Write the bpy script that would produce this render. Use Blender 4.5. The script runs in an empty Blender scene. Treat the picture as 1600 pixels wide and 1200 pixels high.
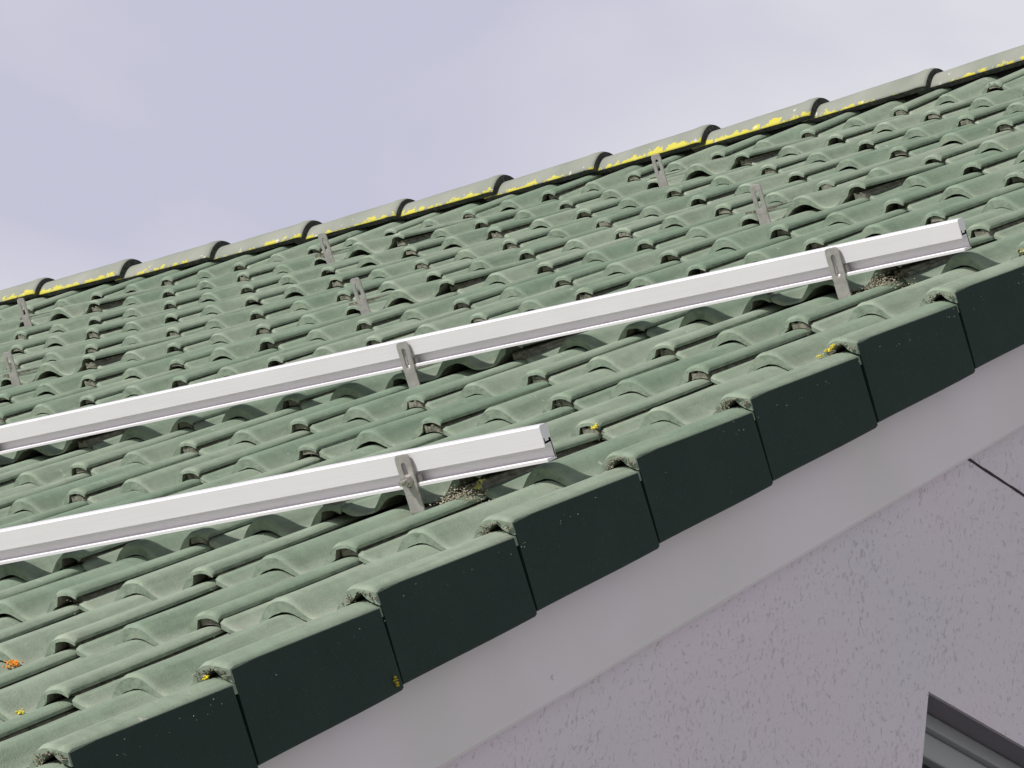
import bpy, math, random
import numpy as np
from mathutils import Matrix, Vector

S = bpy.context.scene
COL = S.collection
PITCH = math.radians(38.0)
CP, SP = math.cos(PITCH), math.sin(PITCH)
G = 0.3357            # exposed length of a tile course
W = 0.30              # cover width of a tile

def rw(u, v, n):      # roof coordinates (along ridge, up the slope, off the slope) -> world
    return Vector((u, CP*v - SP*n, SP*v + CP*n))

# ------------------------------------------------------------------ camera
R = [[0.7705044, 0.5683567, -0.2886063], [-0.1568498, -0.2697939, -0.9500576], [-0.6178358, 0.7772914, -0.1187308]]
cam_d = bpy.data.cameras.new("camera"); cam = bpy.data.objects.new("camera", cam_d); COL.objects.link(cam)
right, down, fwd = (rw(*R[0]), rw(*R[1]), rw(*R[2]))
m = Matrix((( right.x, -down.x, -fwd.x, 0), (right.y, -down.y, -fwd.y, 0), (right.z, -down.z, -fwd.z, 0), (0, 0, 0, 1)))
cam.matrix_world = Matrix.Translation(rw(3.9244, -4.4475, 0.92844)) @ m.to_3x3().normalized().to_4x4()
cam_d.sensor_width = 36; cam_d.lens = 6589.8/1600*36
cam_d.clip_start = 0.1; cam_d.clip_end = 3000
S.camera = cam

# ------------------------------------------------------------------ light
LDIR = rw(0.30, 0.52, -1.0).normalized()          # the way the sunlight travels
to_sun = -LDIR
sun_el = math.asin(to_sun.z); sun_az = math.atan2(to_sun.x, to_sun.y)
sl = bpy.data.lights.new("sun", 'SUN'); sl.energy = 4.4; sl.angle = math.radians(1.6); sl.color = (1.0, 0.965, 0.93)
so = bpy.data.objects.new("sun", sl); COL.objects.link(so)
so.rotation_euler = LDIR.to_track_quat('-Z', 'Y').to_euler(); so.location = to_sun*40

world = bpy.data.worlds.new("World"); S.world = world; world.use_nodes = True
nt = world.node_tree; N = nt.nodes; L = nt.links; N.clear()
def node(tree, t, **kw):
    n = tree.nodes.new(t)
    for k, v in kw.items(): setattr(n, k, v)
    return n
out = node(nt, 'ShaderNodeOutputWorld'); bg = node(nt, 'ShaderNodeBackground'); bg.inputs[1].default_value = 1.0
sky = node(nt, 'ShaderNodeTexSky', sky_type='NISHITA', sun_disc=False)
sky.sun_elevation = sun_el; sky.sun_rotation = sun_az; sky.altitude = 200; sky.air_density = 1.0; sky.dust_density = 1.5
sm = node(nt, 'ShaderNodeMix', data_type='RGBA', blend_type='MULTIPLY'); sm.inputs[0].default_value = 1
L.new(sky.outputs[0], sm.inputs[6]); sm.inputs[7].default_value = (0.035, 0.035, 0.035, 1)
tc = node(nt, 'ShaderNodeTexCoord')
mp = node(nt, 'ShaderNodeMapping'); mp.inputs['Scale'].default_value = (1.0, 1.0, 2.2)
L.new(tc.outputs['Generated'], mp.inputs[0])
n1 = node(nt, 'ShaderNodeTexNoise'); n1.inputs['Scale'].default_value = 6.5; n1.inputs['Detail'].default_value = 6; n1.inputs['Roughness'].default_value = 0.42
n1.inputs['Distortion'].default_value = 0.3
L.new(mp.outputs[0], n1.inputs['Vector'])
# broad bank of cloud: thicker and brighter towards one side of the sky
dt = node(nt, 'ShaderNodeVectorMath', operation='DOT_PRODUCT'); L.new(tc.outputs['Generated'], dt.inputs[0])
dt.inputs[1].default_value = (0.836, 0.549, 0.0)
ad = node(nt, 'ShaderNodeMath', operation='MULTIPLY_ADD'); L.new(n1.outputs[0], ad.inputs[0]); ad.inputs[1].default_value = 0.70; L.new(dt.outputs['Value'], ad.inputs[2])
cr = node(nt, 'ShaderNodeValToRGB')
cr.color_ramp.elements[0].position = 0.07; cr.color_ramp.elements[0].color = (0.55, 0.555, 0.68, 1)
cr.color_ramp.elements[1].position = 0.30; cr.color_ramp.elements[1].color = (0.775, 0.78, 0.81, 1)
e = cr.color_ramp.elements.new(0.165); e.color = (0.635, 0.63, 0.73, 1)
L.new(ad.outputs[0], cr.inputs[0])
# cloud out of view shaped for the light: full low sky, thin overhead
sx = node(nt, 'ShaderNodeSeparateXYZ'); L.new(tc.outputs['Generated'], sx.inputs[0])
cv = node(nt, 'ShaderNodeMapRange', interpolation_type='SMOOTHSTEP'); L.new(sx.outputs[2], cv.inputs[0])
cv.inputs['From Min'].default_value = 0.50; cv.inputs['From Max'].default_value = 0.66; cv.inputs['To Min'].default_value = 1.0; cv.inputs['To Max'].default_value = 0.08
mx = node(nt, 'ShaderNodeMix', data_type='RGBA'); L.new(cv.outputs[0], mx.inputs[0]); L.new(sm.outputs[2], mx.inputs[6]); L.new(cr.outputs[0], mx.inputs[7])
L.new(mx.outputs[2], bg.inputs[0]); L.new(bg.outputs[0], out.inputs[0])
S.view_settings.view_transform = 'Standard'; S.view_settings.look = 'None'; S.view_settings.exposure = 0; S.view_settings.gamma = 1

random.seed(5); rng = np.random.default_rng(7)

# ------------------------------------------------------------------ helpers
def link(name, me, mats, parent=None, smooth=False):
    o = bpy.data.objects.new(name, me); COL.objects.link(o)
    for mt in (mats if isinstance(mats, (list, tuple)) else [mats]): me.materials.append(mt)
    if parent: o.parent = parent
    if smooth: me.polygons.foreach_set('use_smooth', [True]*len(me.polygons))
    return o
def tag(o, label=None, cat=None, group=None, kind=None):
    if label: o['label'] = label
    if cat: o['category'] = cat
    if group: o['group'] = group
    if kind: o['kind'] = kind
    return o
class MB:
    def __init__(s): s.v = []; s.f = []; s.m = []
    def add(s, vs, fs, m=0):
        b = len(s.v); s.v += [tuple(x) for x in vs]; s.f += [tuple(b+i for i in f) for f in fs]; s.m += [m]*len(fs)
    def box(s, x0, x1, y0, y1, z0, z1, m=0):
        s.add([(x, y, z) for x in (x0, x1) for y in (y0, y1) for z in (z0, z1)],
              [(0,1,3,2),(4,6,7,5),(0,4,5,1),(2,3,7,6),(0,2,6,4),(1,5,7,3)], m)
    def prism(s, poly, x0, x1, m=0):       # poly in (y, z), extruded along x
        n = len(poly)
        s.add([(x0, y, z) for y, z in poly]+[(x1, y, z) for y, z in poly],
              [tuple(range(n)), tuple(reversed(range(n, 2*n)))]+[(i, n+i, n+(i+1) % n, (i+1) % n) for i in range(n)], m)
    def cyl(s, c, ax, r, h, k=16, m=0, r2=None):
        ax = Vector(ax).normalized(); t = ax.orthogonal().normalized(); b = ax.cross(t); c = Vector(c); r2 = r if r2 is None else r2
        vs = [c + r*(math.cos(2*math.pi*i/k)*t+math.sin(2*math.pi*i/k)*b) for i in range(k)]
        vs += [c + ax*h + r2*(math.cos(2*math.pi*i/k)*t+math.sin(2*math.pi*i/k)*b) for i in range(k)]
        s.add(vs, [tuple(reversed(range(k))), tuple(range(k, 2*k))]+[(i, (i+1) % k, k+(i+1) % k, k+i) for i in range(k)], m)
    def mesh(s, name):
        me = bpy.data.meshes.new(name); me.from_pydata(s.v, [], s.f)
        me.polygons.foreach_set('material_index', s.m)
        me.validate(); me.update()
        import bmesh
        b = bmesh.new(); b.from_mesh(me); bmesh.ops.recalc_face_normals(b, faces=b.faces); b.to_mesh(me); b.free()
        return me
    def build(s, name, mats, parent=None, bevel=0, smooth=False):
        o = link(name, s.mesh(name), mats, parent, smooth)
        if bevel:
            md = o.modifiers.new('bevel', 'BEVEL'); md.width = bevel; md.segments = 2; md.limit_method = 'ANGLE'
        return o

# ------------------------------------------------------------------ materials
def mat(name, base=(0.5, 0.5, 0.5), rough=0.8, metal=0.0):
    mt = bpy.data.materials.new(name); mt.use_nodes = True
    p = mt.node_tree.nodes['Principled BSDF']
    p.inputs['Base Color'].default_value = (*base, 1); p.inputs['Roughness'].default_value = rough; p.inputs['Metallic'].default_value = metal
    return mt, mt.node_tree, p
def tex(tree, kind, scale, vec=None, **kw):
    n = tree.nodes.new(kind); n.inputs['Scale'].default_value = scale
    for k, v in kw.items():
        if k in n.inputs: n.inputs[k].default_value = v
        else: setattr(n, k, v)
    if vec is not None: tree.links.new(vec, n.inputs['Vector'])
    return n
def ramp(tree, src, stops):
    n = tree.nodes.new('ShaderNodeValToRGB'); tree.links.new(src, n.inputs[0])
    el = n.color_ramp.elements
    el[0].position, el[0].color = stops[0][0], (*stops[0][1], 1) if isinstance(stops[0][1], tuple) else (stops[0][1],)*3+(1,)
    el[1].position, el[1].color = stops[-1][0], (*stops[-1][1], 1) if isinstance(stops[-1][1], tuple) else (stops[-1][1],)*3+(1,)
    for p, c in stops[1:-1]:
        x = el.new(p); x.color = (*c, 1) if isinstance(c, tuple) else (c, c, c, 1)
    return n
def mix(tree, fac, a, b, mode='MIX'):
    n = tree.nodes.new('ShaderNodeMix'); n.data_type = 'RGBA'; n.blend_type = mode
    for i, x in ((0, fac), (6, a), (7, b)):
        if isinstance(x, (int, float)): n.inputs[i].default_value = x
        elif isinstance(x, tuple): n.inputs[i].default_value = (*x, 1)
        else: tree.links.new(x, n.inputs[i])
    return n.outputs[2]
def math_(tree, op, a, b=0.0, c=None):
    n = tree.nodes.new('ShaderNodeMath'); n.operation = op
    for i, x in enumerate((a, b) if c is None else (a, b, c)):
        if isinstance(x, (int, float)): n.inputs[i].default_value = x
        else: tree.links.new(x, n.inputs[i])
    return n.outputs[0]
def bump(tree, p, h, strength=0.5, dist=0.002, prev=None):
    b = tree.nodes.new('ShaderNodeBump'); b.inputs['Strength'].default_value = strength; b.inputs['Distance'].default_value = dist
    tree.links.new(h, b.inputs['Height'])
    if prev is not None: tree.links.new(prev, b.inputs['Normal'])
    tree.links.new(b.outputs[0], p.inputs['Normal']); return b.outputs[0]

# weathered green coating of the concrete tiles; UV = place on the single tile, 'rnd' = tone of the single tile
def tile_material():
    mt, t, p = mat('weathered_green_concrete', rough=0.78)
    ge = t.nodes.new('ShaderNodeNewGeometry').outputs['Position']
    at = t.nodes.new('ShaderNodeAttribute'); at.attribute_name = 'rnd'
    dr = t.nodes.new('ShaderNodeAttribute'); dr.attribute_name = 'dirt'
    green = mix(t, ramp(t, tex(t, 'ShaderNodeTexNoise', 4.0, ge, Detail=5.0).outputs[0], [(0.35, 0.0), (0.68, 1.0)]).outputs[0], (0.208, 0.278, 0.200), (0.262, 0.318, 0.240))
    tone = mix(t, 1.0, green, ramp(t, at.outputs['Fac'], [(0.0, (0.80, 0.86, 0.82)), (0.5, (0.97, 0.97, 0.95)), (1.0, (1.12, 1.07, 1.08))]).outputs[0], 'MULTIPLY')
    # mottling and faint run-off streaks down the slope
    mo_ = tex(t, 'ShaderNodeTexNoise', 34.0, ge, Detail=8.0, Roughness=0.7).outputs[0]
    tone = mix(t, 1.0, tone, ramp(t, mo_, [(0.32, 0.89), (0.52, 1.0), (0.72, 1.06)]).outputs[0], 'MULTIPLY')
    mp_ = t.nodes.new('ShaderNodeMapping'); mp_.vector_type = 'POINT'; mp_.inputs['Rotation'].default_value = (-PITCH, 0, 0)
    t.links.new(ge, mp_.inputs[0])
    mp2 = t.nodes.new('ShaderNodeMapping'); mp2.inputs['Scale'].default_value = (1.0, 0.10, 0.5); t.links.new(mp_.outputs[0], mp2.inputs[0])
    st_ = tex(t, 'ShaderNodeTexNoise', 55.0, mp2.outputs[0], Detail=5.0, Roughness=0.6).outputs[0]
    tone = mix(t, 1.0, tone, ramp(t, st_, [(0.36, 0.84), (0.50, 1.0), (0.70, 1.07)]).outputs[0], 'MULTIPLY')
    # film of grey dust and algae that gathers in the troughs and at the noses
    nz = tex(t, 'ShaderNodeTexNoise', 16.0, ge, Detail=7.0, Roughness=0.65).outputs[0]
    f = math_(t, 'MULTIPLY', dr.outputs['Fac'], math_(t, 'MULTIPLY_ADD', nz, 1.9, -0.25))
    fr = ramp(t, f, [(0.08, 0.0), (0.75, 0.92)]).outputs[0]
    c = mix(t, fr, tone, (0.300, 0.315, 0.250))
    # pale mineral grains showing through
    gr = tex(t, 'ShaderNodeTexNoise', 420.0, ge, Detail=3.0).outputs[0]
    c = mix(t, ramp(t, gr, [(0.60, 0.0), (0.72, 0.35)]).outputs[0], c, (0.45, 0.46, 0.40))
    c = mix(t, ramp(t, gr, [(0.26, 0.45), (0.40, 0.0)]).outputs[0], c, (0.10, 0.14, 0.105))
    # scattered crusts of whitish and dark lichen
    l1 = tex(t, 'ShaderNodeTexNoise', 38.0, ge, Detail=4.0, Roughness=0.6).outputs[0]
    l2 = tex(t, 'ShaderNodeTexNoise', 5.0, ge, Detail=2.0).outputs[0]
    c = mix(t, math_(t, 'MULTIPLY', ramp(t, l1, [(0.66, 0.0), (0.70, 0.7)]).outputs[0], ramp(t, l2, [(0.48, 0.0), (0.62, 1.0)]).outputs[0]), c, (0.50, 0.50, 0.44))
    l3 = tex(t, 'ShaderNodeTexNoise', 26.0, ge, Detail=6.0, Roughness=0.7, Distortion=0.4).outputs[0]
    c = mix(t, math_(t, 'MULTIPLY', ramp(t, l3, [(0.60, 0.0), (0.70, 0.6)]).outputs[0], dr.outputs['Fac']), c, (0.13, 0.13, 0.09))
    t.links.new(c, p.inputs['Base Color'])
    b = bump(t, p, gr, 0.5, 0.0016)
    bump(t, p, tex(t, 'ShaderNodeTexNoise', 60.0, ge, Detail=6.0).outputs[0], 0.35, 0.003, b)
    return mt
M_TILE = tile_material()

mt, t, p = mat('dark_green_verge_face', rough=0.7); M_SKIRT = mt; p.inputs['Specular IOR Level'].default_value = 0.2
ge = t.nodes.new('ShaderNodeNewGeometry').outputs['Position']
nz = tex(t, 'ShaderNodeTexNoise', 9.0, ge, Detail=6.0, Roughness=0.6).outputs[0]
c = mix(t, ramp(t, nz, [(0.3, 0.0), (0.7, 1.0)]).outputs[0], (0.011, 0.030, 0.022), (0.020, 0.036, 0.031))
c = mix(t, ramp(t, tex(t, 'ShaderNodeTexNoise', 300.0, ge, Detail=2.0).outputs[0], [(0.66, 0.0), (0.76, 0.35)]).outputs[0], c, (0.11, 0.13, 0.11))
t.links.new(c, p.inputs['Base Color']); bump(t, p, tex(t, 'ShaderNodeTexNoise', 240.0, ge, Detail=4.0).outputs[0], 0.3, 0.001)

mt, t, p = mat('old_concrete_core', rough=0.95); M_CORE = mt
ge = t.nodes.new('ShaderNodeNewGeometry').outputs['Position']
c = ramp(t, tex(t, 'ShaderNodeTexNoise', 55.0, ge, Detail=6.0, Roughness=0.7).outputs[0], [(0.30, (0.055, 0.06, 0.045)), (0.50, (0.17, 0.17, 0.13)), (0.75, (0.33, 0.32, 0.26))]).outputs[0]
t.links.new(c, p.inputs['Base Color']); bump(t, p, tex(t, 'ShaderNodeTexNoise', 160.0, ge, Detail=5.0).outputs[0], 0.8, 0.003)

mt, t, p = mat('shaded_tile_nose', rough=0.9); M_NOSE = mt  # tile fronts and lip sides coloured darker so they read as less sunlit
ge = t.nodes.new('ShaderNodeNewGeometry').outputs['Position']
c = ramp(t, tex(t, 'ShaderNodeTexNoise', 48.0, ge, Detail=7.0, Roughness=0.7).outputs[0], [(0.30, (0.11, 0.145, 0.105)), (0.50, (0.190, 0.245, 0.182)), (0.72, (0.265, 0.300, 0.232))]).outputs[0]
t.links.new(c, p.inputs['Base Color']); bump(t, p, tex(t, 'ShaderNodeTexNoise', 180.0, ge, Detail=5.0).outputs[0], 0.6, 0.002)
M_DARK = mat('underlay_and_hollow_shade', (0.016, 0.015, 0.014), 0.95)[0]  # black underlay; also stands for shade in the ridge gap and rail hollows

# grey ridge concrete with yellow lichen along the lower rim
mt, t, p = mat('weathered_ridge_concrete', rough=0.85); M_RIDGE = mt
ge = t.nodes.new('ShaderNodeNewGeometry').outputs['Position']
hgt = t.nodes.new('ShaderNodeAttribute'); hgt.attribute_name = 'rim'
nz = tex(t, 'ShaderNodeTexNoise', 7.0, ge, Detail=6.0).outputs[0]
c = mix(t, ramp(t, nz, [(0.3, 0.0), (0.7, 1.0)]).outputs[0], (0.205, 0.225, 0.185), (0.285, 0.292, 0.248))
yl = tex(t, 'ShaderNodeTexNoise', 36.0, ge, Detail=5.0, Roughness=0.65).outputs[0]
big = tex(t, 'ShaderNodeTexNoise', 2.3, ge, Detail=2.0).outputs[0]
msk = math_(t, 'ADD', math_(t, 'ADD', math_(t, 'MULTIPLY', yl, 0.8), math_(t, 'MULTIPLY', hgt.outputs['Fac'], 0.36)), math_(t, 'MULTIPLY', big, 0.55))
c = mix(t, ramp(t, msk, [(0.99, 0.0), (1.04, 1.0)]).outputs[0], c, (0.52, 0.47, 0.06))
wh = tex(t, 'ShaderNodeTexNoise', 42.0, ge, Detail=4.0).outputs[0]
c = mix(t, ramp(t, math_(t, 'ADD', wh, math_(t, 'MULTIPLY', hgt.outputs['Fac'], 0.12)), [(0.75, 0.0), (0.78, 0.8)]).outputs[0], c, (0.62, 0.62, 0.56))
t.links.new(c, p.inputs['Base Color']); bump(t, p, tex(t, 'ShaderNodeTexNoise', 120.0, ge, Detail=5.0).outputs[0], 0.5, 0.002)
mt, t, p = mat('shaded_ridge_end', rough=0.95); M_REND = mt  # cap ends and insides coloured near black for the shade on them
ge = t.nodes.new('ShaderNodeNewGeometry').outputs['Position']
t.links.new(ramp(t, tex(t, 'ShaderNodeTexNoise', 90.0, ge, Detail=5.0).outputs[0], [(0.35, (0.022, 0.024, 0.024)), (0.62, (0.06, 0.062, 0.055)), (0.78, (0.16, 0.16, 0.14))]).outputs[0], p.inputs['Base Color'])

mt, t, p = mat('mill_finish_aluminium', (0.80, 0.79, 0.80), 0.42, 0.15); M_ALU = mt
ge = t.nodes.new('ShaderNodeNewGeometry').outputs['Position']
mpn = t.nodes.new('ShaderNodeMapping'); mpn.inputs['Scale'].default_value = (1.0, 90.0, 90.0); t.links.new(ge, mpn.inputs[0])
st = tex(t, 'ShaderNodeTexNoise', 6.0, mpn.outputs[0], Detail=4.0).outputs[0]
t.links.new(mix(t, ramp(t, st, [(0.35, 0.0), (0.7, 1.0)]).outputs[0], (0.72, 0.70, 0.725), (0.755, 0.735, 0.76)), p.inputs['Base Color'])
t.links.new(ramp(t, tex(t, 'ShaderNodeTexNoise', 12.0, ge, Detail=6.0).outputs[0], [(0.3, 0.36), (0.7, 0.52)]).outputs[0], p.inputs['Roughness'])
bump(t, p, st, 0.03, 0.0004)

mt, t, p = mat('dull_stainless_steel', (0.42, 0.40, 0.385), 0.48, 0.55); M_STEEL = mt
ge = t.nodes.new('ShaderNodeNewGeometry').outputs['Position']
nz = tex(t, 'ShaderNodeTexNoise', 70.0, ge, Detail=6.0, Roughness=0.65).outputs[0]
t.links.new(mix(t, ramp(t, nz, [(0.3, 0.0), (0.7, 1.0)]).outputs[0], (0.35, 0.335, 0.32), (0.50, 0.48, 0.46)), p.inputs['Base Color'])
bump(t, p, nz, 0.15, 0.0008)
M_BOLT = mat('bright_bolt_steel', (0.62, 0.60, 0.57), 0.28, 0.9)[0]

# scraped render: small worm-like pits
mt, t, p = mat('scraped_lilac_render', rough=0.95); M_WALL = mt
ge = t.nodes.new('ShaderNodeNewGeometry').outputs['Position']
mpn = t.nodes.new('ShaderNodeMapping'); mpn.inputs['Scale'].default_value = (1.0, 1.0, 0.68); mpn.inputs['Rotation'].default_value = (math.radians(12), 0, 0); t.links.new(ge, mpn.inputs[0])
w1 = tex(t, 'ShaderNodeTexNoise', 125.0, mpn.outputs[0], Detail=4.0, Roughness=0.6, Distortion=0.7).outputs[0]
w2 = tex(t, 'ShaderNodeTexNoise', 9.0, ge, Detail=3.0).outputs[0]
pit = ramp(t, math_(t, 'MULTIPLY_ADD', w2, 0.14, w1), [(0.40, 0.0), (0.49, 1.0)]).outputs[0]
fine = tex(t, 'ShaderNodeTexNoise', 260.0, ge, Detail=4.0).outputs[0]
tint = ramp(t, tex(t, 'ShaderNodeTexNoise', 2.6, ge, Detail=3.0).outputs[0], [(0.3, (0.68, 0.60, 0.675)), (0.7, (0.635, 0.605, 0.665))]).outputs[0]
t.links.new(mix(t, pit, (0.53, 0.485, 0.54), tint), p.inputs['Base Color'])
b = bump(t, p, pit, 0.5, 0.002); bump(t, p, fine, 0.4, 0.0015, b)

mt, t, p = mat('smooth_painted_render', rough=0.85); M_BOARD = mt
ge = t.nodes.new('ShaderNodeNewGeometry').outputs['Position']
nz = tex(t, 'ShaderNodeTexNoise', 3.0, ge, Detail=5.0).outputs[0]
t.links.new(ramp(t, nz, [(0.3, (0.66, 0.64, 0.64)), (0.7, (0.73, 0.68, 0.73))]).outputs[0], p.inputs['Base Color'])
bump(t, p, tex(t, 'ShaderNodeTexNoise', 90.0, ge, Detail=5.0).outputs[0], 0.12, 0.001)

M_FRAME = mat('grey_window_frame', (0.30, 0.31, 0.32), 0.45)[0]
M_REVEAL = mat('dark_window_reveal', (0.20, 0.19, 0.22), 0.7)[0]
mt, t, p = mat('window_glass', (0.02, 0.025, 0.03), 0.05); M_GLASS = mt
M_JOINT = mat('dark_joint_sealant', (0.02, 0.014, 0.02), 0.8)[0]
mt, t, p = mat('pale_bounce_ground', rough=0.95); M_GROUND = mt  # unseen yard, made pale so it bounces light onto the gable
ge = t.nodes.new('ShaderNodeNewGeometry').outputs['Position']
t.links.new(ramp(t, tex(t, 'ShaderNodeTexNoise', 0.8, ge, Detail=8.0).outputs[0], [(0.3, (0.36, 0.35, 0.33)), (0.7, (0.46, 0.45, 0.42))]).outputs[0], p.inputs['Base Color'])
M_SOFFITW = mat('roof_timber', (0.12, 0.09, 0.06), 0.9)[0]

# ------------------------------------------------------------------ ground
g = MB(); g.add([(-900, -900, -3.65), (900, -900, -3.65), (900, 900, -3.65), (-900, 900, -3.65)], [(0, 1, 2, 3)])
tag(g.build('ground', M_GROUND), kind='structure')

# ------------------------------------------------------------------ the house
house = bpy.data.objects.new('house', None); COL.objects.link(house)
tag(house, 'house with green ribbed concrete tile roof, dark green verge and rough lilac rendered gable', 'house')

# --- one tile: cross profile and length profile
def sstep(a, b, x):
    x = np.clip((np.asarray(x, float)-a)/(b-a), 0, 1); return x*x*(3-2*x)
def roll(u):                         # 1 on a crest (every W/2), 0 in the troughs
    c = 0.5+0.5*np.cos(2*np.pi*u/(W/2))
    return sstep(-0.10, 1.10, c)
USH = 0.008                         # crests sit this far to the right of the lattice lines
U0 = 0.028                           # the cover roll ends this far past its crest
def top(u, s):                       # height of the top surface; s = distance up from the nose
    k = s/G
    crest = 0.010 - 0.0240*k
    pan = -0.0320 - 0.0035*k
    return pan + (crest-pan)*roll(u)**(1.05+0.45*np.minimum(k, 1.2))     # the roll is broader at the nose
def tile_geo(us_step=0.0075, verge=False, lift=0.0, gap=0.0, full=True):
    """returns verts, faces, dirt, material index; local u from 0 (left neighbour's crest) to W+U0"""
    V = []; F = []; D = []; MI = []
    drop = float(rng.choice([0.0042, 0.0050, 0.0058, 0.0072]))
    us = list(np.arange(U0+0.0035, (W+U0 if not verge else W+0.037)+1e-6, us_step))
    end = W+U0 if not verge else W+0.037
    us[-1] = end
    us = np.array(us)
    ss = np.array([0.0, 0.006, 0.02, 0.05, 0.10, 0.17, 0.25, 0.33, 0.40])
    nu, ns = len(us), len(ss)
    TT = np.zeros((ns, nu)); BB = np.zeros((ns, nu))
    for i, s in enumerate(ss):
        T = top(us, s)
        if verge:                    # outer roll runs out flat to the corner of the skirt
            x = us-W; m_ = x > -0.004
            T = np.where(m_, top(np.full_like(us, W), s) - 0.0125*(np.clip(x+0.004, 0, 1)/0.041)**1.5, T)
        T = T - drop*(1-sstep(U0+0.002, 0.052, us))      # flank runs in under the neighbour's lip
        # rounded nose
        rr = 0.0045
        nose = (1-math.sqrt(max(0, 1-((rr-min(s, rr))/rr)**2)))*rr
        T = T - nose*(0.4+0.6*roll(us))
        TT[i] = T
        # underside: touches the course below in the troughs, leaves a slit over the rolls
        Tl = top(us, G+s)
        if verge: Tl = np.where(us-W > -0.004, top(np.full_like(us, W), G+s)-0.0125*(np.clip(us-W+0.004, 0, 1)/0.041)**1.5, Tl)
        slit = 0.0004 + (0.0013+gap)*sstep(0.35, 0.90, roll(us)) + 0.0012*sstep(0.10, .4, roll(us))*(np.sin(2*np.pi*us/(W/2)) > 0)
        nb = Tl + slit
        thick = T - 0.011 - 0.006*roll(us)
        mixw = sstep(0.010, 0.045, s)
        B = nb*(1-mixw) + np.maximum(thick, nb)*mixw
        B = np.minimum(B, T-0.002)
        # the right end covers the neighbour's interlock: thin lip, open notch below it
        cov = sstep(W-0.0150, W-0.0130, us) if not verge else np.zeros_like(us)
        B = B*(1-cov) + (T-0.0048)*cov
        if verge:                    # a small hollow under the verge roll
            hole = np.exp(-((us-W-0.006)/0.010)**2)*0.013*(s < 0.05)
            B = np.minimum(B + hole, T-0.004)
        BB[i] = B
    def vid(layer, i, j): return layer*ns*nu + i*nu + j
    pr = np.arange(nu)
    for layer, A in ((0, TT), (1, BB)):
        for i, s in enumerate(ss):
            # noses are cut a little slanted and not dead straight
            for j in range(nu):
                sl = -0.004*(1 if layer == 0 else 0) if i == 0 else 0
                r_ = float(roll(us[j])); x = s/G
                V.append((us[j], s+((0.0004+0.0010*r_ if i == 0 else 0.0045+0.0010*r_ if i == 1 else 0.0) if layer == 0 else 0), A[i, j]))
                d = (1-r_)**1.3*0.50 + (1-r_)*0.55*math.exp(-((x-0.92)/0.16)**2) + 0.12*math.exp(-(s/0.02)**2)
                if layer: d = 0.95 if i else (0.9 if verge and us[j] > W-0.03 else 0.35)
                D.append(d)
    for i in range(ns-1):
        for j in range(nu-1):
            F.append((vid(0, i, j), vid(0, i, j+1), vid(0, i+1, j+1), vid(0, i+1, j))); MI.append(0)
            F.append((vid(1, i, j), vid(1, i+1, j), vid(1, i+1, j+1), vid(1, i, j+1))); MI.append(1)
    # front in three strips so that it can be rough; sides
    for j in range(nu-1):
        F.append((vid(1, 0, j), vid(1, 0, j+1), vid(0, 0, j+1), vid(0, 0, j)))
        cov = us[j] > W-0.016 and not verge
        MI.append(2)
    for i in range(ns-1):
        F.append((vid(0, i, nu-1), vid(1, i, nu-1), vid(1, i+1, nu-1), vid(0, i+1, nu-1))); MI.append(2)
        F.append((vid(0, i, 0), vid(0, i+1, 0), vid(1, i+1, 0), vid(1, i, 0))); MI.append(1)
    # interlock: lowered strip with two ribs under the neighbour's cover roll
    ui = np.array([-0.0085, -0.0080, -0.0050, -0.0025, 0.0000, 0.0050, 0.0075, 0.0115, 0.0140, 0.0190, 0.0240, U0+0.0035])
    rib = np.array([0, 1, 1, .1, 0, 0, 1, 1, .1, 0, 0.5, 0.8])
    b0 = len(V)
    s00 = float(rng.choice([0.002, 0.005, 0.012, 0.03]))
    sI = np.array([s00, 0.03, 0.12, 0.25, 0.40])
    for s in sI:
        for k, u in enumerate(ui):
            h = top(np.array([u]), s)[0]
            V.append((u, s+rng.uniform(0, 0.002), (h-0.0125 if k < 10 else h-0.0195)+0.0042*rib[k]*(k < 10)+rng.uniform(-1, 1)*0.0006)); D.append(1.0)
    for s in sI:
        for k, u in enumerate(ui):
            h = top(np.array([u]), s)[0]; lo_ = top(np.array([u]), G+s)[0]+0.0016
            V.append((u, s, max(lo_, h-0.0225))); D.append(1.0)
    n = len(ui); off = len(sI)*n
    for i in range(len(sI)-1):
        for k in range(n-1):
            F.append((b0+i*n+k, b0+i*n+k+1, b0+(i+1)*n+k+1, b0+(i+1)*n+k)); MI.append(1)
    for k in range(n-1):
        F.append((b0+off+k, b0+off+k+1, b0+k+1, b0+k)); MI.append(1)
    for i in range(len(sI)-1):
        F.append((b0+off+i*n, b0+i*n, b0+(i+1)*n, b0+off+(i+1)*n)); MI.append(1)
    if verge:
        for i_ in range(2*ns*nu):
            x_, y_, z_ = V[i_]
            if y_ > G+0.004 and x_ > W-0.01: V[i_] = (W-0.01+(x_-W+0.01)*0.74, y_, z_-0.0008)
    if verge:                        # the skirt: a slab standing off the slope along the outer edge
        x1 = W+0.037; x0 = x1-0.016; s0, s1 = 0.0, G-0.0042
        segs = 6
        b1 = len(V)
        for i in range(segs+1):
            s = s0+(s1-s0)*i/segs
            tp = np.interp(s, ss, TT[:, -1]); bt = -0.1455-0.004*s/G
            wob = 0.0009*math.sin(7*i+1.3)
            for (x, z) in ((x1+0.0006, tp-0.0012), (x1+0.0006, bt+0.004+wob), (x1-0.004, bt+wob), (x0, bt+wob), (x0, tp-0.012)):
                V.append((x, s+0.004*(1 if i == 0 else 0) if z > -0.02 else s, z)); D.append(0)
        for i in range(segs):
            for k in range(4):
                F.append((b1+i*5+k, b1+(i+1)*5+k, b1+(i+1)*5+k+1, b1+i*5+k+1)); MI.append(3)
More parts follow.
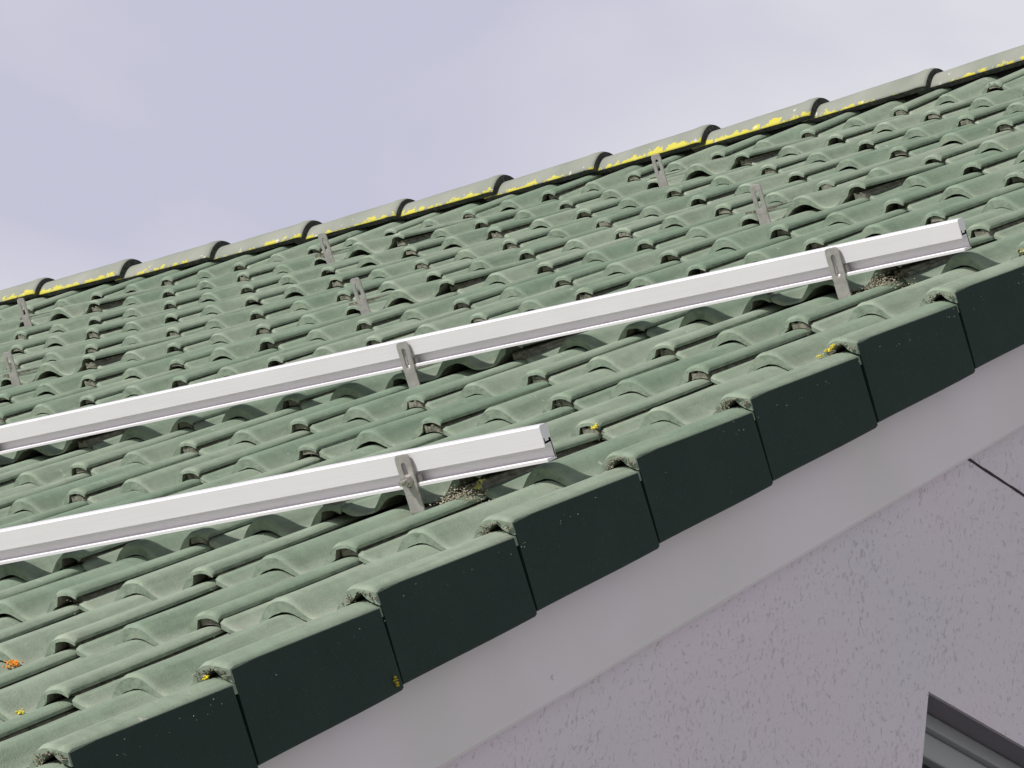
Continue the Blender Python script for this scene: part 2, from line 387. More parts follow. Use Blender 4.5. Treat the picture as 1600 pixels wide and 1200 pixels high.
        F.append(tuple(b1+k for k in range(5))); MI.append(3)
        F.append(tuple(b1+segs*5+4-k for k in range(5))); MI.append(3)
    V = np.array(V)
    if lift:                         # raised at the nose where a hook strap passes under it
        V[:, 2] += lift*(1-np.clip(V[:, 1], 0, 0.4)/0.4)
    return V, F, np.array(D), MI
def to_mesh(name, V, F, D, MI, RN):
    me = bpy.data.meshes.new(name); me.from_pydata(V.tolist(), [], F)
    me.polygons.foreach_set('material_index', MI)
    a = me.attributes.new('dirt', 'FLOAT', 'POINT'); a.data.foreach_set('value', D)
    a = me.attributes.new('rnd', 'FLOAT', 'POINT'); a.data.foreach_set('value', RN)
    me.polygons.foreach_set('use_smooth', [m_ == 0 for m_ in MI])
    me.update()
    return me
def place(V, row, col, jit=1.0):
    """put a local tile on the slope with the small unevenness of a real roof"""
    V = V.copy()
    du, dv, dn = rng.normal(0, 0.0012)*jit, rng.normal(0, 0.0015)*jit, abs(rng.normal(0, 0.0010))*jit
    a = rng.normal(0, 0.0040)*jit
    tw = rng.normal(0, 0.006)*jit
    u = V[:, 0]-W/2; v = V[:, 1]
    V[:, 0] = V[:, 0] + a*v; V[:, 1] = v - a*u
    V[:, 2] += tw*u*0.5*(1-v/0.4)
    V += np.array([-W*col+USH+du, G*row+dv, dn])
    return V
def sag(u, v):                       # the old roof is not a perfect plane: it sinks by up to 2 cm mid span
    U_ = np.clip(u, -5.7, 0)/5; V_ = np.clip(v, 0, 5.4)/5
    d = -0.0018+0.0127*V_+0.0352*V_**2+0.0114*U_+0.1763*U_*V_+0.1504*U_**2
    return d*sstep(0.0, -1.6, u)
def world_of(V):
    V = V.copy(); V[:, 2] += sag(V[:, 0], V[:, 1])
    return np.c_[V[:, 0], CP*V[:, 1]-SP*V[:, 2], SP*V[:, 1]+CP*V[:, 2]]

RMIN, RMAX = -7, 15
hooks = [(-0.377, 2), (-0.377, 6), (-1.425, 6), (-2.625, 6), (-1.425, 10), (-2.622, 10), (-3.825, 10), (-2.63, 14), (-3.822, 14), (-5.04, 14)]
lifted = {(row, math.ceil(-u/W)) for u, row in hooks}
aV, aF, aD, aM, aR = [], [], [], [], []; base = 0
fine_step, coarse = 0.0068, 0.0085
for row in range(RMIN, RMAX+1):
    for col in range(2, 25):
        li = (0.017 if row < 8 else 0.013) if (row, col) in lifted else (0.005 if rng.random() < 0.10 else 0.0)
        li += float(abs(rng.normal(0, 0.0008)))
        gp = 0.0025 if rng.random() < 0.12 else 0
        V, F, D, MI = tile_geo(fine_step if row < 8 and col < 12 else coarse, lift=li, gap=gp)
        V = place(V, row, col)
        if row == RMAX: V[:, 2] += 0.018*np.clip((V[:, 1]-row*G)/0.3, 0, 1)   # thicker top batten
        V = world_of(V)
        aV.append(V); aF += [tuple(i+base for i in f) for f in F]; aD.append(D); aM += MI
        aR.append(np.full(len(V), rng.random())); base += len(V)
roof_me = to_mesh('roof', np.concatenate(aV), aF, np.concatenate(aD), aM, np.concatenate(aR))
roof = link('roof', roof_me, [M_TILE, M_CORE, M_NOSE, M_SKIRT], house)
roof['label'] = 'weathered green double roll concrete tiles in straight courses'

# underlay and battens below the tiles, far slope of the roof
VR = 5.250                                       # lower rim of the ridge caps, up the slope
yl, zl = rw(0, VR, 0.036).y, rw(0, VR, 0.036).z
RC = (yl+0.071, zl)                              # centre of the ridge caps
ub = MB()
def slab(u0, u1, v0, v1, n0, n1, mb, m=0):
    mb.add([rw(u, v, n) for u in (u0, u1) for v in (v0, v1) for n in (n0, n1)], [(0,1,3,2),(4,6,7,5),(0,4,5,1),(2,3,7,6),(0,2,6,4),(1,5,7,3)], m)
slab(-7.4, 0.02, RMIN*G+0.05, 5.30, -0.115, -0.085, ub)
for row in range(RMIN, RMAX+1): slab(-7.4, 0.0, (row+1)*G+0.020, (row+1)*G+0.045, -0.0849, -0.062, ub, 1)
o = ub.build('underlay', [M_DARK, M_SOFFITW], roof)
bs = MB()                                        # far slope
ya, za = RC[0], rw(0, 5.30, -0.07).z
bs.add([(-7.4, ya-0.02, za), (0.04, ya-0.02, za), (0.04, ya+5.6, za-4.39), (-7.4, ya+5.6, za-4.39), (-7.4, ya-0.02, za-0.1), (0.04, ya-0.02, za-0.1), (0.04, ya+5.6, za-4.49), (-7.4, ya+5.6, za-4.49)],
       [(0,1,2,3),(4,7,6,5),(0,4,5,1),(3,2,6,7),(0,3,7,4),(1,5,6,2)])
bs.build('far_slope', M_SKIRT, roof)

# verge tiles
for row in range(RMIN, RMAX+1):
    V, F, D, MI = tile_geo(fine_step, verge=True, lift=float(abs(rng.normal(0, 0.001))))
    V = place(V, row, 1, 0.55)
    V = world_of(V)
    me = to_mesh('verge_tile', V, F, D, MI, np.full(len(V), rng.random()))
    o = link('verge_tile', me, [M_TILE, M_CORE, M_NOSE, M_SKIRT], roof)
    if row == RMIN: o['label'] = 'verge tile with pale green top and deep dark green side face'

# ridge caps (wide collar at the right end)
def ridge_cap(x_right, rnd):
    mb_v, mb_f, rim, mi = [], [], [], []
    Lc = 0.425; prof = [(0.0, 0.0745), (-0.010, 0.0780), (-0.030, 0.0785), (-0.055, 0.0750), (-0.10, 0.0725), (-0.22, 0.0665), (-0.34, 0.0590), (-Lc, 0.0550)]
    K = 28
    def ring(x, r, th):
        o_ = []
        for k in range(K+1):
            a = math.pi*k/K
            cy, cz = -math.cos(a)*r, math.sin(a)*r
            # slightly flattened shoulders
            o_.append((x, RC[0]+cy, RC[1]-0.004+cz*0.97-0.010*abs(math.cos(a))**6))
        return o_
    rows = []
    for x, r in prof: rows.append((ring(x_right+x, r, 0), 0))
    inner = [ring(x_right+x, r-0.022, 0) for x, r in prof]
    V = []; 
    for rg, _ in rows: V += rg
    for rg in inner: V += rg
    n = K+1; nr = len(prof); F = []; MI = []; off = nr*n
    for i in range(nr-1):
        for k in range(K):
            F.append((i*n+k, (i+1)*n+k, (i+1)*n+k+1, i*n+k+1)); MI.append(0)
            F.append((off+i*n+k, off+i*n+k+1, off+(i+1)*n+k+1, off+(i+1)*n+k)); MI.append(1)
    for k in range(K):
        F.append((k, k+1, off+k+1, off+k)); MI.append(1)
        e_ = (nr-1)*n
        F.append((e_+k, off+e_+k, off+e_+k+1, e_+k+1)); MI.append(1)
    for i in range(nr-1):
        F.append((i*n, off+i*n, off+(i+1)*n, (i+1)*n)); MI.append(1)
        F.append((i*n+K, (i+1)*n+K, off+(i+1)*n+K, off+i*n+K)); MI.append(1)
    me = bpy.data.meshes.new('ridge_tile'); me.from_pydata(V, [], F); me.polygons.foreach_set('material_index', MI)
    a = me.attributes.new('rim', 'FLOAT', 'POINT')
    a.data.foreach_set('value', [max(0.0, 1-abs(v[2]-RC[1]+0.014)/0.045) for v in V])
    me.polygons.foreach_set('use_smooth', [m_ == 0 for m_ in MI]); me.update()
    return me
SP_R = 0.379
for i in range(20):
    if -2.118+SP_R*5-SP_R*i < -6.8: break
    xr = -2.118 + SP_R*5 - SP_R*i + random.uniform(-0.006, 0.006)
    if xr > 0.08: xr = 0.06
    me = ridge_cap(xr, i)
    dz = random.uniform(-0.003, 0.003)
    for vt in me.vertices:
        d_ = float(sag(vt.co.x, 5.3)); vt.co.y -= SP*d_; vt.co.z += CP*d_ + dz
    o = link('ridge_tile', me, [M_RIDGE, M_REND], roof)
    if i == 0: o['label'] = 'half round grey ridge cap with yellow lichen on its lower rim'
rb = MB(); rb.box(-7.4, 0.0, RC[0]-0.022, RC[0]+0.022, RC[1]-0.16, RC[1]+0.005); rb.build('ridge_gap_shade', M_DARK, roof)  # black box added under the caps to keep the gap dark

# --- gable wall, bargeboard, joint, window (window opening is really cut out of the wall)
XW = -0.05
WY0, WY1, WZ1, WZ0 = 1.489, 2.75, 0.367, -0.95
def roofline(y, n): return (y*SP+n)/CP if False else (y + SP*n)/CP*SP + CP*n
NB = -0.20
y_e, y_a = -1.6, RC[0]
zr = lambda y: roofline(y, NB) if y <= y_a else roofline(2*y_a-y, NB)
gw = MB(); T_ = 0.30
ys = [y_e, WY0, WY1, y_a, 2*y_a+1.6]
def wallpiece(y0, y1, lo0, hi0, lo1, hi1):
    gw.add([(XW, y0, lo0), (XW, y1, lo1), (XW, y1, hi1), (XW, y0, hi0), (XW-T_, y0, lo0), (XW-T_, y1, lo1), (XW-T_, y1, hi1), (XW-T_, y0, hi0)],
           [(0,1,2,3),(4,7,6,5),(0,4,5,1),(3,2,6,7),(0,3,7,4),(1,5,6,2)])
GZ = -3.7
wallpiece(y_e, WY0, GZ, zr(y_e), GZ, zr(WY0))
wallpiece(WY0, WY1, WZ1, zr(WY0), WZ1, zr(WY1))
wallpiece(WY0, WY1, GZ, WZ0, GZ, WZ0)
wallpiece(WY1, y_a, GZ, zr(WY1), GZ, zr(y_a))
wallpiece(y_a, 2*y_a+1.6, GZ, zr(y_a), GZ, zr(2*y_a+1.6))
gable = gw.build('gable_wall', M_WALL, house)
ew = MB(); ew.box(-7.2, XW-T_, y_e, y_e+0.3, GZ, zr(y_e)+0.02); ew.build('eaves_wall', M_WALL, house)
bb = MB()
def strip(v0, v1, nt_, nb, x0, x1, mb, segs=40):
    vs = []
    for i in range(segs+1):
        v = v0+(v1-v0)*i/segs
        for (x, n) in ((x1, nt_), (x1, nb+0.006), (x1-0.006, nb), (x0, nb), (x0, nt_)): vs.append(rw(x, v, n))
    fs = [(i*5+k, i*5+(k+1) % 5, (i+1)*5+(k+1) % 5, (i+1)*5+k) for i in range(segs) for k in range(5)]
    fs += [(0, 1, 2, 3, 4), tuple(segs*5+4-k for k in range(5))]
    mb.add(vs, fs)
strip(RMIN*G, 5.2, -0.10, -0.298, XW+0.0005, -0.018, bb)
bb.cyl(rw(-0.0185, 0.40, -0.262), (1, 0, 0), 0.0035, 0.003, 10)
bb.build('bargeboard', M_BOARD, house)
jt = MB(); jt.box(XW-0.01, XW+0.002, 1.545, RC[0]+1.0, 0.8155, 0.8225)
# make the joint a little ragged
import bmesh
jm = MB(); yy = 1.543; prev = None; vs = []
while yy < RC[0]+1.2:
    a = random.uniform(-0.0005, 0.0005); vs += [(XW+0.0006, yy, 0.8165+a), (XW+0.0006, yy, 0.8208+random.uniform(-0.0006, 0.0006))]; yy += 0.012
jm.add(vs, [(2*i, 2*i+2, 2*i+3, 2*i+1) for i in range(len(vs)//2-1)])
jo = jm.build('expansion_joint', M_JOINT, gable); 
sd = jo.modifiers.new('depth', 'SOLIDIFY'); sd.thickness = 0.0025; sd.offset = 0.0

win = bpy.data.objects.new('window', None); COL.objects.link(win); win.parent = house; win['label'] = 'grey framed window set into the gable wall'
fr = MB(); fx0, fx1 = XW-0.12, XW-0.055; fw = 0.030
fr.box(fx0, fx1, WY0+0.004, WY1, WZ1-fw, WZ1-0.004); fr.box(fx0, fx1, WY0, WY1, WZ0, WZ0+fw)
fr.box(fx0, fx1, WY0, WY0+fw, WZ0+fw, WZ1-fw); fr.box(fx0, fx1, WY1-fw, WY1, WZ0+fw, WZ1-fw)
fr.build('frame', M_FRAME, win, bevel=0.004)
s2 = MB(); sx0, sx1 = XW-0.115, XW-0.070; a0 = fw; b0_ = fw+0.045
s2.box(sx0, sx1, WY0+a0, WY1-a0, WZ1-b0_, WZ1-a0); s2.box(sx0, sx1, WY0+a0, WY1-a0, WZ0+a0, WZ0+b0_)
s2.box(sx0, sx1, WY0+a0, WY0+b0_, WZ0+b0_, WZ1-b0_); s2.box(sx0, sx1, WY1-b0_, WY1-a0, WZ0+b0_, WZ1-b0_)
s2.build('sash', M_FRAME, win, bevel=0.004)
gl = MB(); gl.box(XW-0.100, XW-0.094, WY0+b0_, WY1-b0_, WZ0+b0_, WZ1-b0_); gl.build('pane', M_GLASS, win)
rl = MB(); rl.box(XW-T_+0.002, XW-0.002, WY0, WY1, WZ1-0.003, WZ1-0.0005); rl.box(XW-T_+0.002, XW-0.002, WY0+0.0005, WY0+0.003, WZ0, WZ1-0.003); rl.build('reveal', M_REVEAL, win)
rv = MB(); rv.box(XW-0.2, XW-0.19, WY0, WY1, WZ0, WZ1); rv.build('curtain', M_DARK, win)

# ------------------------------------------------------------------ mounting rails
def rail(x_left, x_right, v, n, label):
    # (v, n) outline of the extrusion: upper hollow block, open side channel, bottom lip
    Pf = [(0.000, 0.000), (0.024, 0.000), (0.024, 0.057), (0.0205, 0.0585), (0.006, 0.0585), (0.0035, 0.0555), (0.0035, 0.0265),
          (0.0035, 0.0235), (0.0055, 0.0235), (0.0055, 0.0255), (0.0195, 0.0255), (0.0195, 0.0045), (0.0035, 0.0045), (0.0015, 0.0060), (0.000, 0.0045)]
    mb = MB()
    k = len(Pf)
    vs = [(x_left, *p_) for p_ in Pf]+[(x_right, *p_) for p_ in Pf]
    def W3(q): return rw(q[0], v+q[1], n+q[2])
    mb.add([W3(q) for q in vs], [(i, (i+1) % k, k+(i+1) % k, k+i) for i in range(k)])
    # cut ends: walls 2 mm thick around a hollow chamber and the rear web
    ch = [(0.0060, 0.0285), (0.0216, 0.0285), (0.0216, 0.0555), (0.0060, 0.0555)]
    dep = 0.25
    for x, sg in ((x_right, -1), (x_left, 1)):
        # the sawn end: closed block above a narrow open slot, thin rear chamber
        def q(a, b, c_, d): mb.add([W3((x, *z)) for z in (a, b, c_, d)], [(0, 1, 2, 3)])
        def hole(v0_, v1_, n0_, n1_):
            c3 = [W3((x, *z)) for z in ((v0_, n0_), (v1_, n0_), (v1_, n1_), (v0_, n1_))]+[W3((x+sg*0.3, *z)) for z in ((v0_, n0_), (v1_, n0_), (v1_, n1_), (v0_, n1_))]
            mb.add(c3, [(0, 1, 5, 4), (1, 2, 6, 5), (2, 3, 7, 6), (3, 0, 4, 7), (4, 5, 6, 7)], 1)  # hollow walls coloured black to stand for the shade inside
        q((0, 0), (0.024, 0), (0.024, 0.0025), (0, 0.0025)); q((0, 0.0025), (0.0195, 0.0025), (0.0195, 0.0045), (0, 0.0045))
        q((0.0195, 0.0025), (0.0208, 0.0025), (0.0208, 0.0280), (0.0195, 0.0280))
        q((0.0232, 0.0025), (0.024, 0.0025), (0.024, 0.0570), (0.0232, 0.0570))
        hole(0.0208, 0.0232, 0.0025, 0.0350)
        q((0.0055, 0.0255), (0.0195, 0.0255), (0.0195, 0.0280), (0.0055, 0.0280)); q((0.0035, 0.0235), (0.0055, 0.0235), (0.0055, 0.0280), (0.0035, 0.0280))
        hole(0.0055, 0.0208, 0.0280, 0.0315); hole(0.0055, 0.0080, 0.0315, 0.0370); hole(0.0175, 0.0208, 0.0315, 0.0350)
        q((0.0035, 0.0280), (0.0055, 0.0280), (0.0055, 0.0570), (0.0035, 0.0570))
        q((0.0080, 0.0315), (0.0175, 0.0315), (0.0175, 0.0370), (0.0080, 0.0370)); q((0.0175, 0.0350), (0.0232, 0.0350), (0.0232, 0.0370), (0.0175, 0.0370))
        q((0.0055, 0.0370), (0.0232, 0.0370), (0.0232, 0.0570), (0.0055, 0.0570))
        q((0.0035, 0.0570), (0.024, 0.0570), (0.0205, 0.0585), (0.006, 0.0585))
    o = mb.build('mounting_rail', [M_ALU, M_DARK])
    return tag(o, label, 'rail', 'aluminium rails bolted to the roof hooks')
A_OFF = -0.034                       # the arms stand this far in front of the noses
rail(-1.75, -0.097, 2*G-0.0298, 0.0195, 'lower aluminium rail, nearest the verge corner, ending just above a bolted hook')
rail(-3.4, -0.102, 6*G-0.0298, 0.0185, 'upper long aluminium rail running across the middle of the green roof')

# ------------------------------------------------------------------ roof hooks
def hook_arm_mesh(h_top, h_bot, w=0.030, th=0.004, s0=0.020, s1=0.062, sw=0.0048, lean=0.0):
    """upright slotted plate in the u-n plane, thickness along v, then a bend and the strap under the tile"""
    mb = MB(); K = 40
    hw = w/2; cy = (s0+s1)/2
    outer, inner = [], []
    for i in range(K):
        a = 2*math.pi*i/K
        cx_, sy = math.cos(a), math.sin(a)
        # inner stadium
        inner.append((sw*cx_, (s1-sw if sy >= 0 else s0+sw)+sw*sy))
    top_n, bot_n = h_top, s0-0.012
    for i in range(K):
        a = 2*math.pi*i/K; cx_, sy = math.cos(a), math.sin(a)
        hy = (top_n-cy) if sy >= 0 else (cy-bot_n)
        e_ = 7.0
        sc = (abs(cx_)**e_+abs(sy)**e_)**(-1/e_)
        outer.append((hw*cx_*sc, cy+hy*sy*sc))
    vs = []
    for y in (0, th):
        vs += [(x, y, z) for x, z in outer]+[(x, y, z) for x, z in inner]
    fs = []
    for i in range(K):
        j = (i+1) % K
        fs.append((i, j, K+j, K+i)); fs.append((2*K+i, 3*K+i, 3*K+j, 2*K+j))
        fs.append((i, 2*K+i, 2*K+j, j)); fs.append((K+i, K+j, 3*K+j, 3*K+i))
    mb.add(vs, fs)
    # lower part of the arm, the bend and the strap running up the slope
    pf = [(0.0, bot_n+0.004)]; rB = 0.008
    outp = [(0.0003, bot_n+0.003), (0.0003, h_bot+rB)]
    for i in range(1, 7):
        a = math.pi/2*i/6; outp.append((0.0003+rB-rB*math.cos(a), h_bot+rB-rB*math.sin(a)))
    outp += [(0.10, h_bot+0.001), (0.24, h_bot-0.010)]
    inp = [(th-0.0003, bot_n+0.003), (th-0.0003, h_bot+rB)]
    ri = rB-th
    for i in range(1, 7):
        a = math.pi/2*i/6; inp.append((th-0.0003+ri-ri*math.cos(a), h_bot+rB-ri*math.sin(a)))
    inp += [(0.10, h_bot+0.001+th), (0.24, h_bot-0.010+th)]
    n = len(outp); e2 = hw-0.0004
    vs = [(-e2, *p_) for p_ in outp]+[(-e2, *p_) for p_ in inp]+[(e2, *p_) for p_ in outp]+[(e2, *p_) for p_ in inp]
    fs = []
    for i in range(n-1):
        fs += [(i, i+1, 2*n+i+1, 2*n+i), (n+i, 3*n+i, 3*n+i+1, n+i+1), (i, n+i, n+i+1, i+1), (2*n+i, 2*n+i+1, 3*n+i+1, 3*n+i)]
    fs += [(0, 2*n, 3*n, n), (n-1, 2*n-1, 4*n-1, 3*n-1)]
    mb.add(vs, fs)
    return mb.mesh('arm')
arm_mesh = hook_arm_mesh(0.076, -0.027)
bm_ = MB()                                        # bolt with hexagon nut and washer, axis across the arm
bm_.cyl((0, -0.0018, 0.0), (0, 1, 0), 0.0105, 0.0018, 20)
bm_.cyl((0, -0.0115, 0.0), (0, 1, 0), 0.0085, 0.0098, 6)
bm_.cyl((0, -0.0215, 0.0), (0, 1, 0), 0.0040, 0.0102, 14)
for q_ in range(5): bm_.cyl((0, -0.0205+q_*0.0018, 0.0), (0, 1, 0), 0.0045, 0.0008, 14)
bolt_mesh = bm_.mesh('bolt')
pm = MB(); pm.box(-0.009, 0.012, 0.006, 0.0155, -0.0085, 0.0085); plate_mesh = pm.mesh('channel_nut')
texts = {
 0: 'slotted steel hook with a shiny bolt, clamped to the lower rail',
 1: 'slotted steel hook in front of the upper rail, close to its right cut end',
 2: 'slotted steel hook in front of the middle of the upper rail, above the bolted hook',
 3: 'slotted steel hook holding the upper rail near the left edge of the picture',
 4: 'bare upright steel hook standing above the right end of the upper rail',
 5: 'bare upright steel hook halfway from the upper rail to the ridge, mid roof',
 6: 'bare upright steel hook above the upper rail, at the left edge of the picture',
 7: 'rightmost bare steel hook of the row just under the ridge caps',
 8: 'middle bare steel hook of the row just under the ridge caps',
 9: 'leftmost bare steel hook of the row just under the ridge caps'}
RX = Matrix.Rotation(PITCH, 4, 'X')
for i, (u, row) in enumerate(hooks):
    root = bpy.data.objects.new('roof_hook', None); COL.objects.link(root)
    tag(root, texts[i], 'roof hook', 'steel roof hooks standing out of the tiles')
    tilt = [0, 0, 0, 0, 0.02, -0.03, 0.02, 0.03, -0.02, 0.02][i]
    root.matrix_world = Matrix.Translation(rw(u, row*G+A_OFF, float(sag(u, row*G)))) @ RX @ Matrix.Rotation(tilt, 4, 'Y')
    a = link('arm', arm_mesh if i == 0 else bpy.data.meshes['arm'], [], root) if i else link('arm', arm_mesh, M_STEEL, root)
    md = a.modifiers.new('bevel', 'BEVEL'); md.width = 0.0007; md.segments = 2; md.limit_method = 'ANGLE'; md.angle_limit = math.radians(50)
    if i < 4:
        q_ = link('channel_nut', plate_mesh, [] if len(plate_mesh.materials) else M_STEEL, root); q_.location = (0.006, 0, 0.030)
    if i == 0:
        b_ = link('bolt', bolt_mesh, M_BOLT, root); b_.location = (0.0, 0, 0.033); b_.rotation_euler = (0, 0, 0)

# ------------------------------------------------------------------ moss, grit and lichen
def lump(mb_v, mb_f, cols, c, r, col):
    b = len(mb_v)
    t_ = (1+5**.5)/2
    base_ = np.array([(-1,t_,0),(1,t_,0),(-1,-t_,0),(1,-t_,0),(0,-1,t_),(0,1,t_),(0,-1,-t_),(0,1,-t_),(t_,0,-1),(t_,0,1),(-t_,0,-1),(-t_,0,1)])/1.902
    P_ = base_*r*rng.uniform(0.65, 1.25, (12, 1))*np.array([1, 1, 0.6]) + np.array(c)
    mb_v.append(world_of(P_)); 
    mb_f += [tuple(b_*1+i for i in f) for b_ in (0,) for f in ()]
    return P_
ICO = [(0,11,5),(0,5,1),(0,1,7),(0,7,10),(0,10,11),(1,5,9),(5,11,4),(11,10,2),(10,7,6),(7,1,8),(3,9,4),(3,4,2),(3,2,6),(3,6,8),(3,8,9),(4,9,5),(2,4,11),(6,2,10),(8,6,7),(9,8,1)]
T12 = (1+5**.5)/2
ICOV = np.array([(-1,T12,0),(1,T12,0),(-1,-T12,0),(1,-T12,0),(0,-1,T12),(0,1,T12),(0,-1,-T12),(0,1,-T12),(T12,0,-1),(T12,0,1),(-T12,0,-1),(-T12,0,1)])/1.902
class Lumps:
    def __init__(s): s.V = []; s.F = []; s.C = []; s.n = 0
    def add(s, u, v, n, r, col, flat=0.6):
        P_ = ICOV*r*rng.uniform(0.6, 1.25, (12, 1))*np.array([1, 1, flat]) + np.array((u, v, n))
        s.V.append(world_of(P_)); s.F += [tuple(s.n+i for i in f) for f in ICO]; s.C += [(*col, 1)]*12; s.n += 12
    def build(s, name, m_):
        me = bpy.data.meshes.new(name); me.from_pydata(np.concatenate(s.V).tolist(), [], s.F)
        a = me.attributes.new('col', 'FLOAT_COLOR', 'POINT'); a.data.foreach_set('color', [x for c in s.C for x in c])
        return link(name, me, m_)
mt, t, p = mat('moss_grit', rough=1.0); M_MOSS = mt
at = t.nodes.new('ShaderNodeAttribute'); at.attribute_name = 'col'; t.links.new(at.outputs['Color'], p.inputs['Base Color'])
def surf(u, row, s):                              # top surface of course 'row' at distance s from its nose
    u = u-USH; c = math.floor(u/W); return float(top(np.array([u-c*W]), s)[0])
GRIT = [(0.30, 0.28, 0.22), (0.38, 0.36, 0.30), (0.24, 0.23, 0.17), (0.20, 0.19, 0.14), (0.44, 0.43, 0.37), (0.33, 0.33, 0.25), (0.30, 0.30, 0.25)]
lp = Lumps()
VG = [(0.22, 0.20, 0.15), (0.30, 0.28, 0.21), (0.15, 0.14, 0.10), (0.36, 0.34, 0.27), (0.10, 0.095, 0.065), (0.26, 0.25, 0.17)]
def grit(u, v, n, r=None, col=None):
    lp.add(u, v, n, (r or rng.uniform(0.0012, 0.0034))*0.72, col or GRIT[rng.integers(len(GRIT))])
for row in range(RMIN, RMAX+1):
    dens = 1.0 if row < 5 else (0.55 if row < 8 else 0.25)
    # on the face and around the hollow of the verge roll, spilling left into the trough
    for k in range(int(230*dens*rng.uniform(0.5, 1.2))):
        u = rng.normal(0.016, 0.020); 
        if u > 0.044: continue
        s_ = rng.uniform(-0.004, 0.0)
        hi = min(0.004, surf(min(u, 0.013), row, 0)) if u < 0.013 else 0.006-0.0125*((u-0.013)/0.032)**1.5
        lo = surf(min(u, 0.013), row-1, G)+0.001
        n_ = rng.uniform(lo, max(lo+0.001, hi-0.003))
        if abs(u-0.018) < 0.014 and n_ < lo+0.011: continue
        grit(u, row*G+s_-0.001, n_, rng.uniform(0.0010, 0.0028), VG[rng.integers(len(VG))])
    for k in range(int(260*dens)):
        u = -abs(rng.normal(0, 0.032))-0.012; s_ = G-abs(rng.normal(0, 0.035)) - 0.001
        grit(u, (row-1)*G+s_, surf(u, row-1, s_)+0.0004, rng.uniform(0.0008, 0.0024))
    # line of grit in the last trough, along the foot of the verge roll
    for k in range(int(170*dens)):
        s_ = rng.uniform(0.10, G); u = -0.055+rng.normal(0, 0.010)*1.4
        grit(u, (row-1)*G+s_, surf(u, row-1, s_)+0.0003, rng.uniform(0.0007, 0.0019))
    for col in range(1, 22):
        for kk, u0 in enumerate((-W*col, -W*col+W/2)):
            d2_ = dens*(0.9 if kk == 0 else 0.55)*(1.0 if col < 4 else 0.4)*rng.uniform(0.2, 1.5)
            for k in range(int(26*d2_)):
                u = u0+rng.normal(0.012, 0.028); s_ = G-abs(rng.normal(0, 0.016))-0.001
                grit(u, (row-1)*G+s_, surf(u, row-1, s_)+0.0003, rng.uniform(0.0007, 0.0021))
            if kk == 0:
                for k in range(int(3*d2_)):
                    u = u0+rng.uniform(-0.022, 0.024); 
                    grit(u, row*G+rng.uniform(-0.003, 0.001), rng.uniform(surf(u, row-1, G), -0.002), rng.uniform(0.0009, 0.0022))
# thick moss and grit under the lifted tiles next to the rail hooks
for (u0, row) in ((-0.30, 2), (-0.30, 6)):
    for k in range(650):
        u = u0+rng.normal(-0.005, 0.030); s_ = rng.uniform(-0.045, -0.004)
        lo = surf(u, row-1, G+s_)
        grit(u, row*G+s_, lo+abs(rng.normal(0, 0.009)), rng.uniform(0.0010, 0.0026), [(0.40, 0.36, 0.27), (0.46, 0.42, 0.34), (0.34, 0.30, 0.21), (0.42, 0.38, 0.31), (0.28, 0.25, 0.16)][rng.integers(5)])
# specks strewn over the troughs
for k in range(2600):
    row = int(rng.integers(-3, 13)); s_ = rng.uniform(0.02, G-0.01)
    u = -abs(rng.exponential(0.9)); ph = round(u/(W/2))*(W/2)+W/4+rng.normal(0, 0.022)
    grit(ph, row*G+s_, surf(ph, row, s_)+0.0002, rng.uniform(0.0005, 0.0014), [(0.45, 0.44, 0.38), (0.16, 0.16, 0.11), (0.30, 0.29, 0.22)][rng.integers(3)])
mo = lp.build('moss_and_grit', M_MOSS); tag(mo, 'grey brown moss and grit gathered at the tile noses and verge', 'moss', kind='stuff')

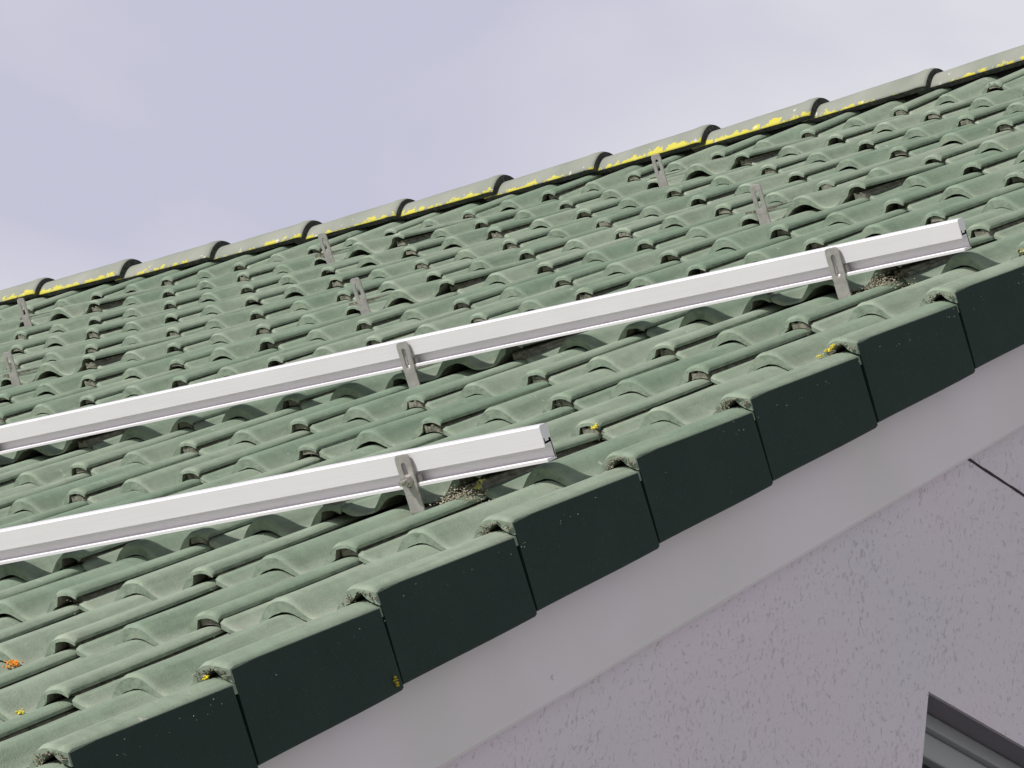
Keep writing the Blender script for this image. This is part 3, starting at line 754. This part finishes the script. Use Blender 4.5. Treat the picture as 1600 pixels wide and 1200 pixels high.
def lichen(spots, label, group=None, cols=((0.72, 0.60, 0.03), (0.62, 0.56, 0.06), (0.78, 0.62, 0.05))):
    l_ = Lumps()
    for (u, v, n, r, k_) in spots:
        for k in range(k_):
            l_.add(u+rng.normal(0, r), v+rng.normal(0, r*0.8), n+rng.normal(0, r*0.5), rng.uniform(0.0012, 0.0026), cols[rng.integers(len(cols))])
    return tag(l_.build('lichen_patch', M_MOSS), label, 'lichen', 'patches of bright lichen on the tiles')
def sp(u, row, s_, r, k_, dn=0.001): return (u, row*G+s_, surf(u, row, s_)+dn, r, k_)
lichen([(-0.697, 0.002, -0.020, 0.0065, 60), (-0.712, -0.002, -0.026, 0.004, 22)], 'orange lichen patch in a tile trough at the left edge, lowest part of the roof', 'x', ((0.80, 0.30, 0.02), (0.75, 0.38, 0.03), (0.85, 0.24, 0.02)))
lichen([(-0.390, -1*G+0.022, -0.0245, 0.0042, 26)], 'small yellow lichen tuft at a tile nose in the bottom left corner')
lichen([(0.004, -1*G-0.003, -0.010, 0.0028, 20)], 'yellow lichen tuft in the hollow of the lowest verge tile')
lichen([(-0.268, 3*G-0.004, -0.001, 0.0035, 30)], 'yellow lichen tuft on a tile nose just right of the lower rail end')
lichen([(0.003, 4*G-0.004, -0.001, 0.0028, 20), (-0.006, 4*G-0.004, -0.006, 0.0036, 16), (-0.028, 4*G-0.005, -0.013, 0.003, 16)], 'yellow lichen tufts on the verge tile below the right end of the upper rail')
lichen([sp(-0.040, 4, 0.93*G, 0.004, 14)], 'pinkish yellow lichen specks at the verge, left of the highest full dark verge face', None, ((0.62, 0.40, 0.22), (0.70, 0.55, 0.08), (0.55, 0.42, 0.30)))
lichen([(0.0, 6*G-0.003, -0.006, 0.0035, 22)], 'pale yellow lichen tuft at the verge near the right edge of the picture', None, ((0.60, 0.56, 0.16), (0.55, 0.52, 0.22)))
lichen([(0.0470, -0.018, -0.130-0.004*j, 0.0018, 8) for j in range(-1, 3)], 'yellow oval lichen patch low on the joint between two dark verge faces', None, ((0.48, 0.40, 0.02), (0.40, 0.34, 0.03)))
lichen([(-0.262, 2*G-0.008, -0.002, 0.004, 22), (-0.256, 2*G-0.006, 0.006, 0.003, 14)], 'olive yellow lichen beside the bolted hook, under the lower rail', None, ((0.50, 0.48, 0.12), (0.42, 0.40, 0.14)))
